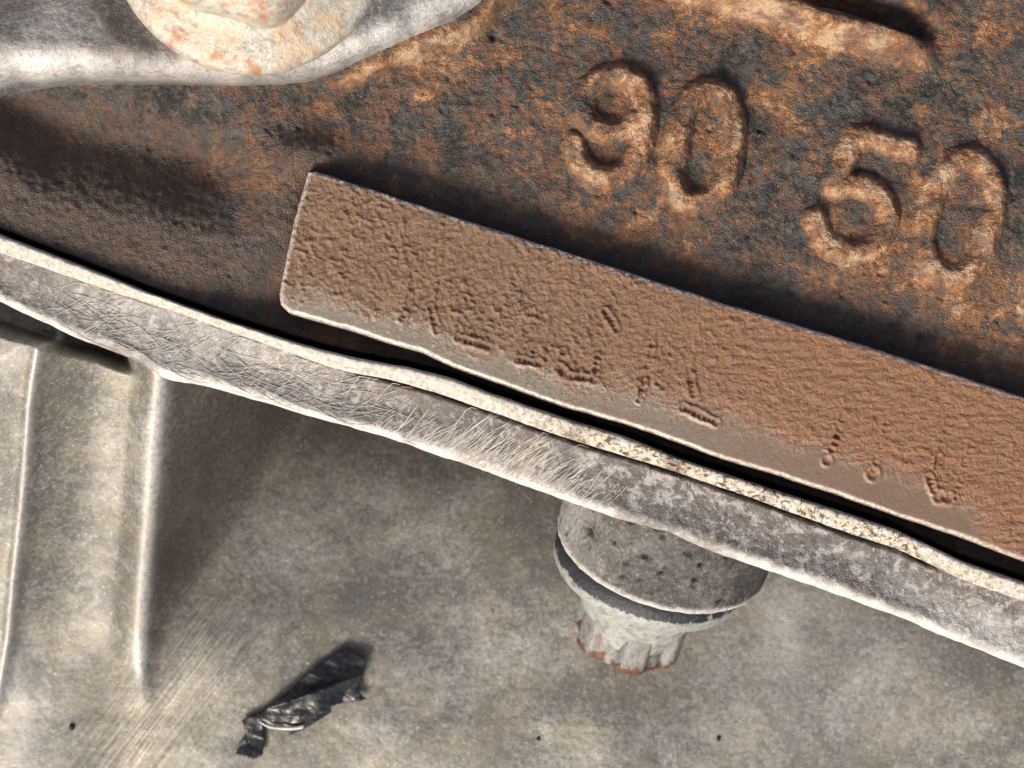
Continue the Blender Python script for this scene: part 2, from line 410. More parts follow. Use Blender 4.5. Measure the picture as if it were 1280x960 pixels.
# the slab edge beside the gasket falls away into the joint
gask_up = np.array([(-300, 180), (-150, 235), (0, 293), (94, 329), (187, 366), (281, 400), (375, 430), (430, 444), (480, 454), (502, 457), (560, 471), (610, 490), (660, 507), (720, 527), (780, 545), (855, 575),
                    (930, 600), (960, 610), (1041, 636), (1123, 663), (1163, 682), (1204, 702), (1240, 715), (1280, 728), (1400, 770), (1560, 828)], float)
gask_lo = np.array([(-300, 200), (-150, 258), (0, 316), (112, 355), (225, 392), (337, 432), (412, 459), (440, 466), (480, 473), (510, 481), (560, 496), (620, 517), (685, 540), (747, 560), (805, 577), (880, 602),
                    (955, 628), (1041, 660), (1123, 687), (1163, 705), (1204, 725), (1240, 738), (1280, 752), (1400, 794), (1560, 852)], float)
gu_w = np.array([W(x, y, 78) for x, y in gask_up])
yg = np.interp(X, gu_w[:, 0], gu_w[:, 1])
fall = Y - yg
Z = Z - 160 * (1 - ss(-4, 9, fall))
rust = (0.85 + 0.9 * fbm(X, Y, 60, 3, 57)) * np.exp(-((nrib - 1) / 19.0) ** 2) * (1 - ss(lrib, lrib + 20, trib)) * ss(-110, -60, trib)  # patchy rust that also paints the rib's sunlit flank paler
rust = rust + 0.95 * np.exp(-((db_ + 4) / 10.0) ** 2) * ss(-250, -160, X)
rust = rust + 0.35 * ss(-0.1, 0.5, fbm(X, Y, 110, 3, 41)) - 0.2
rust = rust + 0.35 * ss(300, 560, X) * ss(60, 0, np.abs(Y - 120))
shade_brown = left_ * (1 - ss(70, 150, s_)) * 0.95 + (1 - left_) * 0.95 * np.exp(-np.maximum(dpad, 0) / 38.0)  # paints brown shade over the left valley and along the pad
rust = rust - 0.40 * left_ * ss(60, 120, s_) - 0.5 * left_ * (1 - ss(20, 70, s_))
shade_brown = np.clip(shade_brown + 0.25 * fbm(X, Y, 50, 3, 61), 0, 1)
ribm = (nrib > -16) & (nrib < 30) & (trib < lrib + 16) & (trib > -100)
block = grid_obj('engine_block', X, Y, Z, fall > -22, IRON, None, {'rust': rust, 'shade_brown': shade_brown}, ~ribm)
grid_obj('casting_rib', X, Y, Z, None, IRON, block, {'rust': rust, 'shade_brown': shade_brown}, ribm)
tag(block, 'rusty cast iron engine block with raised numerals 90 50 and brown pad', 'engine block')

# raised numerals: each its own rounded casting
def numeral(strokes, half, height, seed, z0=52):
    ws = []
    for pts, closed in strokes:
        c = catmull(pts, 8, closed)
        w = np.array([W(x, y, z0) for x, y in c])
        if closed: w = np.vstack([w, w[:1]])
        ws.append(w)
    al = np.vstack(ws); lo = al.min(0) - half * 2.6; hi = al.max(0) + half * 2.6
    st = 1.25
    X, Y = np.meshgrid(np.arange(lo[0], hi[0], st), np.arange(lo[1], hi[1], st))
    d = np.full(X.shape, 1e9)
    for w in ws: d = np.minimum(d, seg_dist(X, Y, [tuple(p) for p in w[::2]] + [tuple(w[-1])]))
    d = d + 4.2 * fbm(X, Y, 30, 4, seed, 0.6)
    prof = height * (1 - ss(half * 0.25, half * 1.6, d))
    bz = block_z(X, Y)[0]
    Z = bz + prof * (1 + 0.35 * fbm(X, Y, 48, 2, seed + 7)) - 4.5 + 3.2 * fbm(X, Y, 15, 3, seed + 5) + 1.8 * fbm(X, Y, 7, 2, seed + 9) + 5 * fbm(X, Y, 120, 2, 5)
    rust = 0.50 * ss(0.1, 0.8, prof / height) + 0.75 * fbm(X, Y, 40, 3, seed + 3)
    shade_brown = 0 * rust
    return grid_obj('raised_numeral', X, Y, Z, prof > 0.4, IRON, block, {'rust': rust, 'shade_brown': shade_brown})
nine = [([(718, 178), (724, 200), (742, 217), (764, 221), (785, 210), (800, 184), (806, 150), (805, 122), (795, 102), (777, 93), (754, 97), (735, 114), (727, 134), (733, 150), (750, 160), (772, 162), (795, 150)], False)]
zero = [([(845, 190), (853, 150), (866, 122), (888, 111), (908, 121), (918, 150), (916, 188), (908, 222), (892, 246), (868, 252), (848, 240), (841, 216)], True)]
five = [([(1140, 186), (1108, 178), (1072, 170), (1058, 200), (1044, 233), (1068, 228), (1094, 236), (1109, 256), (1109, 282), (1094, 306), (1067, 314), (1041, 307), (1025, 290), (1020, 272)], False)]
zero2 = [([(1160, 282), (1170, 238), (1186, 208), (1210, 197), (1234, 208), (1246, 238), (1242, 278), (1230, 318), (1210, 342), (1186, 346), (1166, 332), (1158, 308)], True)]
for st_, hh, sd in ((nine, 25, 301), (zero, 27, 311), (five, 21, 321), (zero2, 22, 331)):
    numeral(st_, 15.2, hh - 1, sd)

# machined pad
st = 1.55
X, Y = np.meshgrid(np.arange(-330, 900, st), np.arange(-330, 285, st))
d = sdf(X, Y, pad_w)
d = d + 1.5 * fbm(X, Y, 34, 3, 201) + 0.7 * fbm(X, Y, 9, 2, 202)
bot = np.array(pad_w[4:22]); top = np.array(pad_w[22:29])[::-1]
hb = Y - np.interp(X, bot[:, 0], bot[:, 1])          # height above the lower edge
# bare smooth metal along the lower edge with a ragged border
bw = np.interp(X, [-300, -150, -60, 60, 160, 260, 380, 470, 560, 700], [30, 44, 40, 44, 58, 66, 58, 68, 52, 34])
rag = hb - bw + 26 * fbm(X, Y, 52, 5, 211, 0.72) + 16 * fbm(X, Y, 13, 3, 213, 0.6)
bare = 1 - ss(-34, 20, rag)
bare *= (1 - ss(545, 640, X + 20 * fbm(X, Y, 40, 2, 218)))
bare = np.maximum(bare, 0.85 * ss(0.45, 0.62, fbm(X, Y, 40, 3, 217)) * (1 - ss(20, 75, rag)))
a = 0.30
Xr = X * math.cos(a) - Y * math.sin(a); Yr = X * math.sin(a) + Y * math.cos(a)
patch = ss(-0.25, 0.35, fbm(X, Y, 60, 3, 235))
ham = 0.62 * ss(-0.15, 0.5, fbm(Xr, Yr * 1.15, 8.5, 3, 221, 0.65)) * (0.45 + 0.75 * patch) - 0.22 + 0.30 * fbm(X, Y, 30, 2, 231) + 0.40 * fbm(X, Y, 6.5, 2, 229) + 0.5 * np.clip(fbm(X, Y, 9, 1, 237) - 0.35, 0, 1)
strk = fbm(X * 0.55, Y * 1.7, 13, 3, 225, 0.6)
wm = ss(-60, 460, X + 80 * fbm(X, Y, 150, 2, 227)) * 0.95
rel = ham * (1 - 0.6 * wm) + strk * 0.55 * wm
Zt = PADZ + 4.3 * (rel - 0.08) * (1 - 0.95 * ss(0.15, 1.0, bare))
# dot-peened stamping, half rusted away
dots = []
def peen(p, q, n, r=4.6, a=1.0):
    for k in range(n):
        if a < 1 and random.random() < 0.35: continue
        t = k / max(1, n - 1)
        dots.append((p[0] + (q[0] - p[0]) * t + random.uniform(-.7, .7), p[1] + (q[1] - p[1]) * t + random.uniform(-.7, .7), r * random.uniform(.85, 1.15), a))
peen((503, 398), (506, 393), 2, 4.5); peen((539, 384), (546, 413), 6, 4.5); peen((573, 423), (609, 433), 7, 5)
peen((648, 450), (674, 454), 6, 4.5); peen((699, 459), (706, 467), 3, 6); peen((712, 470), (742, 474), 7, 4.8); peen((744, 468), (747, 446), 4, 4)
peen((757, 390), (771, 412), 6, 4.4); peen((702, 450), (704, 440), 2, 4.5); peen((667, 440), (665, 446), 1, 3.5); peen((799, 500), (805, 478), 5, 4.5)
peen((863, 474), (866, 492), 4, 5.5); peen((854, 509), (895, 528), 8, 5.2); peen((822, 478), (828, 482), 2, 4)
peen((1034, 576), (1034, 574), 1, 6); peen((1040, 562), (1046, 545), 3, 4.2); peen((1091, 592), (1091, 592), 1, 6.5)
peen((1161, 596), (1166, 612), 4, 5); peen((1175, 621), (1184, 622), 2, 6.5); peen((1194, 621), (1194, 621), 1, 3.8); peen((1170, 584), (1173, 572), 3, 4)
for p_, q_, n_ in (((546, 384), (552, 345), 7), ((508, 392), (516, 352), 7), ((572, 420), (582, 372), 8), ((650, 446), (664, 392), 9), ((682, 448), (692, 404), 8), ((664, 392), (690, 402), 4), ((704, 448), (722, 398), 9), ((722, 396), (756, 390), 5),
                   ((749, 446), (769, 414), 6), ((805, 476), (816, 432), 8), ((816, 432), (838, 442), 4), ((866, 472), (876, 428), 8), ((1047, 544), (1060, 498), 8), ((1093, 586), (1108, 530), 9), ((1173, 572), (1184, 530), 7), ((1196, 616), (1214, 556), 9)):
    peen(p_, q_, n_, 4.4, 0.6)
for px, py, r, amp in dots:
    cx, cy = W(px, py, PADZ)
    q = np.hypot(X - cx, Y - cy) / r
    Zt = Zt + amp * (1.5 * np.exp(-((q - 1.2) / 0.35) ** 2) - 2.3 * np.exp(-(q / 0.85) ** 4))
    bare = bare * (1 - 0.45 * np.exp(-(q / 1.0) ** 4))
# edges
rr = 7.0
edge = np.clip(d + rr, 0, None)
Zt = Zt - np.where(d < 0, rr - np.sqrt(np.clip(rr ** 2 - np.minimum(edge, rr) ** 2, 0, None)), 0) * 0.85
near_low = (hb < 40)
leftend = (X < -210) & (hb > 14)
slope = np.where(leftend, 2.6, np.where(near_low, 8.0, 9.0))
Zt = np.where(d >= 0, Zt - rr * 0.85 - d * slope, Zt)
edg = ss(-7, -1, d) * (1 - ss(0, 3, d))
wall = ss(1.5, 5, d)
relief = np.clip(0.5 + rel * 0.75, 0, 1)
Xs, Ys = steepen(X, Y, sdf(X, Y, pad_w), st, 0.4)
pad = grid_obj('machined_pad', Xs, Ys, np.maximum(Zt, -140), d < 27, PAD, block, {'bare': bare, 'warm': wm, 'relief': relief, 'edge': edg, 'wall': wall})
pad['label'] = 'flat brown pitted pad with half worn punched characters'

# ================================================================== GASKET STRIP
def resample(poly, xs): return np.interp(xs, poly[:, 0], poly[:, 1])
xs = np.linspace(-290, 1550, 1300)
up = resample(gask_up, xs); lo = resample(gask_lo, xs)
ker = np.ones(13) / 13
sm = lambda a: np.convolve(np.pad(a, 6, mode='edge'), ker, 'valid')
up, lo = sm(up), sm(lo)
ctrl = [(0.0, -120), (0.0, -30), (0.0, 60), (0.02, 74), (0.10, 80), (0.25, 80), (0.5, 76), (0.75, 71), (0.93, 69), (0.985, 67), (1.0, 64), (1.0, 20)]
rows = []; stn = []; blo = []
for v, zz in ctrl:
    py = up + (lo - up) * v + 0.9 * fbm(xs, xs * 0 + v * 40, 24, 3, 401) * (0.2 < 1)
    z = np.full(xs.shape, zz) + 1.6 * fbm(xs, xs * 0 + v * 60, 16, 3, 403)
    x, y = W(xs, py, 74)
    rows.append(np.stack([x, y, z], 1))
    stn.append(ss(560, 800, xs) * (1 - 0.6 * ss(1130, 1190, xs)) * 0.95 + 0.12)
    blo.append(np.exp(-((xs - 842) / 14) ** 2) + 0.6 * np.exp(-((xs - 720) / 10) ** 2) + 0.4 * np.exp(-((xs - 960) / 8) ** 2))
R = np.array(rows)
gasket = grid_obj('gasket', R[..., 0], R[..., 1], R[..., 2], None, STRIP, None, {'stain': np.array(stn), 'blot': np.array(blo)})
tag(gasket, 'thin pale cream gasket strip running along the dark joint', 'gasket')

# ================================================================== ALUMINIUM HOUSING
def Wp(px, py, z): return tuple(float(c) for c in W(px, py, z))
lip_img = np.array([(-300, 245), (-150, 308), (0, 378), (37, 396), (75, 414), (112, 430), (169, 452), (206, 474), (235, 480), (262, 484), (337, 506), (412, 528), (480, 546), (494, 551), (587, 584), (662, 610), (711, 628),
                    (750, 642), (825, 666), (862, 680), (911, 697), (960, 714), (1062, 750), (1137, 777), (1212, 809), (1280, 836), (1400, 884), (1560, 950)], float)
ridge1 = [(206, 470, 8), (200, 540, -45), (195, 600, -92), (189, 670, -150), (184, 731, -198), (180, 790, -245), (181, 830, -270), (189, 875, -292)]
r1 = np.array([(*Wp(a, b, c), c) for a, b, c in ridge1])[::-1]   # ascending y
ridge2 = [(57, 420, 22), (52, 460, -10), (45, 505, -40), (36, 600, -108), (22, 712, -190), (7, 825, -262), (-5, 900, -300), (-20, 1000, -330)]
r2 = np.array([(*Wp(a, b, c), c) for a, b, c in ridge2])[::-1]
st = 2.6
X, Y = np.meshgrid(np.arange(-980, 980, st), np.arange(-760, 260, st))
def body_z(X, Y):
    base = -286 - 0.00060 * np.clip(Y + 420, 0, None) ** 2 - 0.06 * np.clip(-480 - Y, 0, None) + 12 * np.exp(-((X - 150) / 180.0) ** 2)
    base = base - 0.02 * (X - 100) * ss(100, 500, X)
    base = base + 9 * fbm(X, Y, 330, 2, 601)
    wx, wy = W(235, 850, -290)
    wl = (X - wx) * 0.57 + (Y - wy) * 0.82; wc = -(X - wx) * 0.82 + (Y - wy) * 0.57
    base = base + 16 * np.exp(-(wc / 55.0) ** 2) * (1 - ss(40, 210, wl))
    xr = np.interp(Y, r1[:, 1], r1[:, 0]); zr = np.interp(Y, r1[:, 1], r1[:, 2])
    zr = np.where(Y > r1[-1, 1], r1[-1, 2] + 0.62 * np.clip(Y - r1[-1, 1], 0, 60), zr)
    zr = np.where(Y < r1[0, 1], r1[0, 2] - (r1[0, 1] - Y) * 0.75, zr)
    xr2 = np.interp(Y, r2[:, 1], r2[:, 0])
    dx = X - xr
    wgap = np.maximum(xr - xr2, 60)
    u = np.clip(-dx / wgap, 0, 3)
    panel = zr - 40 * np.sin(np.clip(u, 0, 1) * math.pi) ** 1.0 * ss(0, 0.3, u) + 10 * np.clip(u - 1, 0, 2)
    panel = panel + 9 * np.exp(-((X - xr2) / 9.0) ** 2)
    panel = panel - 2.3 * np.clip(dx - 4, 0, None) - 0.05 * np.clip(dx + 12, 0, 16) ** 2
    # top of the panel ends at a ledge left of the corner
    ly = np.interp(X, [W(-150, 370, 0)[0], W(0, 417, 0)[0], W(49, 432, 0)[0], W(116, 452, 0)[0], W(230, 500, 0)[0]], [W(0, 370, 0)[1], W(0, 417, 0)[1], W(0, 432, 0)[1], W(0, 452, 0)[1], W(0, 500, 0)[1]])
    led = (Y - ly) + 2 * fbm(X, Y, 30, 2, 621)
    panel = panel - 90 * ss(-2, 14, led) * (1 - ss(-520, -470, X))
    lx, lyy = W(lip_img[:, 0], lip_img[:, 1], 0)
    over_lip = Y - np.interp(X, lx, lyy)
    panel = panel - 260 * ss(4, 40, over_lip)
    base = base - 60 * ss(4, 60, over_lip)
    k = 52.0
    h = np.clip(0.5 + 0.5 * (panel - base) / k, 0, 1)
    z = base * (1 - h) + panel * h + k * h * (1 - h)
    return z, dx, panel - base, X - xr2
Z, dx, over, dx2 = body_z(X, Y)
Z = Z + 0.7 * fbm(X, Y, 60, 3, 605) + 0.35 * fbm(X, Y, 14, 2, 607)
Z = Z + 5 * fbm(X, Y, 210, 2, 609)
bright = 0.75 * np.exp(-((dx + 5) / 7.0) ** 2) * ss(-12, 10, over) + 0.45 * np.exp(-(dx2 / 6.0) ** 2) * ss(-20, 10, over)  # paints the light caught along both ridge edges
dirt_shade = np.clip(0.75 * ss(4, 14, dx) * ss(-60, 20, over + 40) * (1 - ss(60, 150, dx)) + 0.5 * (1 - ss(-520, -170, -Y - 380)) * 0
               + 0.55 * 1.3 * np.exp(-((X + 230) / 190.0) ** 2 - ((Y + 40) / 150.0) ** 2) + 0.25 * fbm(X, Y, 90, 3, 611), 0, 0.85)  # painted shade on the rib wall and under the lip, plus grime blotches
kx, ky = W(235, 850, -290)
a = 0.92; al = (X - kx) * math.cos(a) + (Y - ky) * math.sin(a); ac = -(X - kx) * math.sin(a) + (Y - ky) * math.cos(a)
sheen = 0.34 * ss(-610, -790, X + 0.18 * (Y + 300)) + 0.22 * np.exp(-((X - 420) / 170.0) ** 2 - ((Y + 380) / 150.0) ** 2) + 0.25 * np.exp(-((X - 385) / 50.0) ** 2 - ((Y + 310) / 60.0) ** 2)  # sheen painted pale at the far left and right of the bolt
bright = np.maximum(bright, np.clip(sheen * (0.8 + 0.9 * fbm(X, Y, 60, 3, 613)), 0, 1))
strk = np.exp(-(ac / 70.0) ** 2) * (1 - ss(60, 170, al))
ribm = (over > -14) & (dx > -30)
housing = grid_obj('aluminium_housing', X, Y, Z, None, BODY, None, {'bright': bright, 'dirt_shade': dirt_shade, 'streak': strk}, ~ribm)
grid_obj('upright_rib', X, Y, Z, None, BODY, housing, {'bright': bright, 'dirt_shade': dirt_shade, 'streak': strk}, ribm)
tag(housing, 'dull grey aluminium housing with flange, bolt boss and upright rib', 'engine housing')

# flange band along the joint
xs = np.linspace(-290, 1550, 1150)
lip = sm(resample(lip_img, xs)); lo2 = sm(resample(gask_lo, xs)) + 0.2
TH = np.concatenate([np.linspace(0, 1, 34)])
zc = lambda v: 62 - 8 * v - 7 * np.sin(v * math.pi)
rows = []; brt = []; drt = []
def flange_pt(px, v):
    py = np.interp(px, xs, lo2) * (1 - v) + np.interp(px, xs, lip) * v
    x, y = W(px, py, 50)
    return x, y, zc(v)
prof = [(-0.12, 56.0)] + [(v, zc(v)) for v in (-0.03, 0.0, 0.02, 0.04, 0.06, 0.08)] + [(v, zc(v)) for v in np.linspace(0.1, 0.80, 30)]
for t in np.linspace(0.0, 1.0, 12)[1:]:      # rounded lip
    an = t * math.pi / 2
    prof.append((0.80 + 0.20 * math.sin(an), zc(0.8) - 22 * (1 - math.cos(an))))
prof += [(0.985, 8), (0.95, -20), (0.88, -70), (0.8, -140)]
for v, zz in prof:
    n1 = fbm(xs, xs * 0 + v * 90, 38, 3, 501)
    py = lo2 + (lip - lo2) * v + 2.2 * n1 * ss(0.6, 1.0, v)
    x, y = W(xs, py, 50)
    groove = ss(425, 460, xs) * (1 - ss(1150, 1185, xs)) * (0.75 + 0.5 * fbm(xs, xs * 0, 60, 2, 509))
    zz = zz - 18 * groove * (1 - float(ss(0.0, 0.075, v)))
    z = zz + 2.6 * fbm(xs, xs * 0 + v * 80, 46, 3, 505) + 1.0 * fbm(xs, xs * 0 + v * 80, 9, 2, 507)
    rows.append(np.stack([x, y, z + 0 * x], 1))
    wv = ss(0.78, 0.98, v + 0.12 * n1) * (1 - 0.75 * ss(90, 130, xs) * (1 - ss(185, 206, xs)))  # worn lip metal plus a painted sun highlight, dimmer near the corner
    wv = wv * (1 - 0.62 * ss(735, 790, xs) * (1 - ss(880, 950, xs)))  # painted lip highlight fades over the boss
    # pale worn patch that spreads up the band in the middle
    wv = np.maximum(wv, 0.5 * ss(0.35, 0.85, v + 0.2 * n1) * np.exp(-((xs - 600) / 110.0) ** 2))
    wv = np.maximum(wv, 0.45 * ss(0.15, 0.6, v + 0.2 * n1) * ss(1060, 1260, xs))
    wv = np.maximum(wv, 0.42 * (0.7 + 0.7 * n1) * np.exp(-((xs - 250) / 190.0) ** 2))
    brt.append(wv); drt.append(0.5 * np.exp(-((xs - 520) / 60.0) ** 2) * np.exp(-((v - 0.2) / 0.25) ** 2) + 0.55 * np.exp(-((xs - 20) / 50.0) ** 2) * np.exp(-((v - 0.45) / 0.3) ** 2) + 0 * xs)
R = np.array(rows)
flange = grid_obj('flange', R[..., 0], R[..., 1], R[..., 2], None, FLANGE, housing, {'bright': np.array(brt), 'dirt_shade': np.array(drt)})

# bright scratches brushed across the flange (too many to count)
SV = []; SF = []
def tube(P, r):
    P = np.asarray(P, float); b = len(SV)
    n = len(P)
    for i in range(n):
        t = P[min(i + 1, n - 1)] - P[max(i - 1, 0)]; t /= np.linalg.norm(t) + 1e-9
        sdx = np.cross(t, (0, 0, 1)); sdx /= np.linalg.norm(sdx) + 1e-9
        w = r * (0.35 if i in (0, n - 1) else 1.0)
        SV.append(P[i] - sdx * w - np.array((0, 0, 0.6))); SV.append(P[i] + np.array((0, 0, w * 0.8))); SV.append(P[i] + sdx * w - np.array((0, 0, 0.6)))
    for i in range(n - 1):
        k = b + 3 * i
        SF.append((k, k + 1, k + 4, k + 3)); SF.append((k + 1, k + 2, k + 5, k + 4))
def scratch(px0, v0, dxp, dv, bend, r):
    P = []
    for k in range(8):
        t = k / 7
        px = px0 + dxp * t; v = v0 + dv * t + bend * math.sin(t * math.pi)
        v = min(max(v, 0.03), 0.95)
        x, y, z = flange_pt(px, v)
        if v > 0.8: z = zc(0.8) - 22 * (1 - math.sqrt(max(0, 1 - ((v - 0.8) / 0.2) ** 2)))
        P.append((float(x), float(y), float(z) + 1.6))
    tube(P, r)
rng = random.Random(5)
for _ in range(430):                    # fan rising from the lip
    px = rng.gauss(625, 62)
    if not 470 < px < 760: continue
    ln = abs(rng.gauss(0, 1)) * 0.30 + 0.12
    scratch(px, rng.uniform(0.80, 0.95), ln * rng.uniform(45, 95), -ln, rng.uniform(-.05, .05), rng.uniform(0.22, 0.55))
for _ in range(210):                    # long criss-cross strokes on the left part
    px = rng.uniform(55, 470); v0 = rng.uniform(0.25, 0.95)
    if rng.random() < 0.75: scratch(px, v0, rng.uniform(15, 60), -rng.uniform(0.1, 0.75), rng.uniform(-.06, .06), rng.uniform(0.18, 0.36))
    else: scratch(px, v0, rng.uniform(30, 80), rng.uniform(-0.1, 0.3), rng.uniform(-.07, .07), rng.uniform(0.18, 0.36))
scr = build('scratch_mark', np.array(SV), [list(f) for f in SF], FIBRE, housing)
scr['kind'] = 'stuff'; scr['label'] = 'fine bright scratches brushed over the grey flange'

# ---- bolt boss and bolt share one axis, pointing down the picture and away from the viewer
ax_img = np.array([-0.25, -0.968]); ax_img /= np.linalg.norm(ax_img)
tilt = math.radians(28)
A = np.array([ax_img[0] * math.cos(tilt), ax_img[1] * math.cos(tilt), -math.sin(tilt)])
U_ = np.cross(A, (0, 0, 1)); U_ /= np.linalg.norm(U_); V_ = np.cross(A, U_); 
if V_[2] < 0: V_ = -V_
CZ = -140.0
cx, cy = W(818, 686, CZ)
C0 = np.array([float(cx), float(cy), CZ])
def lathe(name, prof, mat, parent, attrf, rad_mod=None, nseg=120, disp=None, cap=True):
    th = np.linspace(0, 2 * math.pi, nseg, endpoint=False)
    Vs = []; at = {}
    for r, h in prof:
        rr = r * np.ones(nseg)
        if rad_mod is not None: rr = rad_mod(r, h, th)
        if disp is not None: rr = rr + disp(r, h, th)
        Vs.append(C0 + np.outer(np.cos(th) * rr, U_) + np.outer(np.sin(th) * rr, V_) + np.outer(h * np.ones(nseg), A))
        for k, v in attrf(r, h, th).items(): at.setdefault(k, []).append(v)
    n = len(prof); Vs = np.vstack(Vs)
    F = []
    for i in range(n - 1):
        for j in range(nseg):
            k = (j + 1) % nseg
            F.append([i * nseg + j, i * nseg + k, (i + 1) * nseg + k, (i + 1) * nseg + j])
    if cap: F.append([(n - 1) * nseg + j for j in range(nseg)])
    c = np.array([Vs[F[0][k]] for k in range(3)])
    out = Vs[0] - (C0 + prof[0][1] * A)
    if np.dot(np.cross(c[1] - c[0], c[2] - c[0]), out) < 0: F = [f[::-1] for f in F]
    return build(name, Vs, F, mat, parent, {k: np.concatenate(v) for k, v in at.items()})
z_ = lambda th: 0 * th
# boss
bp = [(146 - 0.065 * t, h) for t, h in [(k, -128 + 118 * k / 60) for k in range(61)]]
bp += [(141.5, -6), (139, -2.5), (134, 0), (100, 0.5), (60, 0.5)]
def bdisp(r, h, th):
    th = math.pi - th
    if r < 131: return 0 * th
    X = th * 130; Yh = 0 * th + h
    p = np.clip(fbm(X, Yh, 20, 3, 703, 0.6) - 0.33, 0, 1)
    p2 = 9 * np.exp(-((th - 2.42) * 130 / 12) ** 2 - ((h + 62) / 10.0) ** 2)
    return 2.2 * fbm(X, Yh, 34, 3, 701) + 1.0 * fbm(X, Yh, 9, 2, 709) - 48 * p - 1.5 * p2 * (0.6 + fbm(X, Yh, 7, 2, 711))
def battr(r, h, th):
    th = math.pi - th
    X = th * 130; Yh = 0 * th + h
    b = 1.3 * float(ss(-15, -5, h)) * (0.75 + 0.4 * fbm(X, Yh, 18, 2, 713)) + 0.35 * ss(2.2, 2.75, th) * (th < 3.6) * 1.0  # pale rim, and light painted on the lit left side
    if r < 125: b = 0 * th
    d = 1.1 * ss(0.24, 0.40, fbm(X, Yh, 20, 3, 703, 0.6)) + 0.75 * (1 - ss(0.35, 1.15, th)) + 0.5 * np.exp(-((th - 2.42) * 130 / 16) ** 2 - ((h + 62) / 14.0) ** 2)  # dark pits, and shade painted on the right side
    return {'bright': np.clip(b, 0, 0.8), 'dirt_shade': np.clip(d + 0.50 * (1 - ss(1.2, 2.4, th)) + 0.10 + 0.7 * fbm(X, Yh, 60, 3, 717), 0, 1) * (1 - 0.8 * float(ss(-13, -6, h)))}
C_bolt = C0.copy(); C0 = C_bolt + 8 * U_ * (1 if U_[0] > 0 else -1)
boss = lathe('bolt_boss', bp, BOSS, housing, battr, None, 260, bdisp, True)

C0 = C_bolt
bolt = bpy.data.objects.new('flange_bolt', None); COL.objects.link(bolt)
tag(bolt, 'pale star headed flange bolt with rusty rim under the boss', 'bolt')
bolt.empty_display_size = 0.005
fp = [(70, 0.8), (112, 1.0), (122, 2), (127, 6), (129.5, 12), (131, 20), (131, 27), (129, 35), (124, 42), (116, 47), (108, 51), (100, 56), (93, 63), (88, 71), (83, 82), (78, 94), (73, 106), (68, 118), (63, 130)]
def fattr(r, h, th):
    pt = 0.95 * ss(0, 3, h) * (1 - ss(14, 34, h))
    return {'paint': pt * (0.72 + 0.28 * np.cos(th - 1.0)) + 0 * th, 'rust': 0 * th + 0.02, 'tan': 0 * th + 0.12}
lathe('bolt_flange', fp, ZINC, bolt, fattr, None, 140, lambda r, h, th: 0.9 * fbm(th * 120, 0 * th + h, 22, 3, 731), False)
hp = [(70, 46), (74, 56), (75.5, 66), (76, 76), (76, 88), (76, 100), (76, 112), (76, 124), (76, 136), (76, 146), (75, 152), (72, 156), (66, 158.5), (45, 159.5), (20, 159)]
def star(r, h, th):
    k = 0.5 + 0.5 * np.cos(6 * (th - 1.72))
    lobe = ss(0.12, 0.75, k)
    depth = 14.5 * ss(20, 60, r) * (1 - 0.45 * ss(128, 156, h))
    return r - depth * (1 - lobe) - 6 * (1 - ss(42, 75, h))
def hattr(r, h, th):
    return {'paint': 0 * th, 'rust': float(ss(128, 157, h)) * (0.60 + 0.8 * fbm(th * 70, 0 * th, 26, 2, 741)) + 0.10, 'tan': 0 * th + 0.25}
lathe('bolt_head', hp, ZINC3, bolt, hattr, star, 180, lambda r, h, th: 0.9 * fbm(th * 70, 0 * th + h, 16, 3, 743), True)
for ch in bolt.children: pass

# ================================================================== BRACKET, upper left
BZ = 112.0
brk_w = [tuple(float(c) for c in W(x, y, 22)) for x, y in brk_img]
st = 2.4
X, Y = np.meshgrid(np.arange(-940, 80, st), np.arange(230, 800, st))
d = sdf(X, Y, brk_w) + 1.6 * fbm(X, Y, 60, 3, 801)
cxb, cyb = W(312, -82, BZ)
rb = np.hypot(X - cxb, Y - cyb)
R1 = 40.0
e = np.clip(d + R1, 0, R1)
Zt = BZ - (R1 - np.sqrt(np.clip(R1 ** 2 - e ** 2, 0, None))) * 0.95
Zt = Zt - np.clip(d, 0, None) * 7
dish = 10 * (1 - ss(168, 205, rb)) + 9 * np.exp(-((X + 610) / 70.0) ** 2 - ((Y - 420) / 60.0) ** 2) * 0
Zt = Zt - dish + 16 * ss(-480, -640, X) * ss(-30, -110, d) * -1 + 3 * fbm(X, Y, 90, 3, 803) + 1.3 * fbm(X, Y, 22, 3, 805)
br = 0.55 * ss(-34, -12, d + 6 * fbm(X, Y, 30, 3, 807)) * (1 - ss(0, 6, d)) + 0.35 * ss(-200, -60, X) * 1 + 0.3 * np.exp(-((X + 560) / 60) ** 2 - ((Y - 400) / 55) ** 2)  # paints the sunlit rounded edge pale, with lighter patches
dr = 0.95 * np.exp(-((rb - 190) / 40.0) ** 2) * (1 - ss(-330, -190, X)) + 0.9 * np.exp(-((X + 625) / 55) ** 2 - ((Y - 455) / 50) ** 2) + 0.5 * ss(0.1, 0.4, fbm(X, Y, 70, 3, 811))  # painted shade with grime around the washer, darker left corner, random blotches
Xs, Ys = steepen(X, Y, sdf(X, Y, brk_w), st, 0.3)
bracket = grid_obj('bracket', Xs, Ys, np.maximum(Zt, -10), d < 16, BRKT, None, {'bright': np.clip(br * (0.8 + 0.9 * fbm(X, Y, 46, 3, 813)), 0, .9), 'dirt_shade': np.clip(dr, 0, .9)})
tag(bracket, 'smooth grey aluminium bracket with bright rounded edge, upper left', 'bracket')

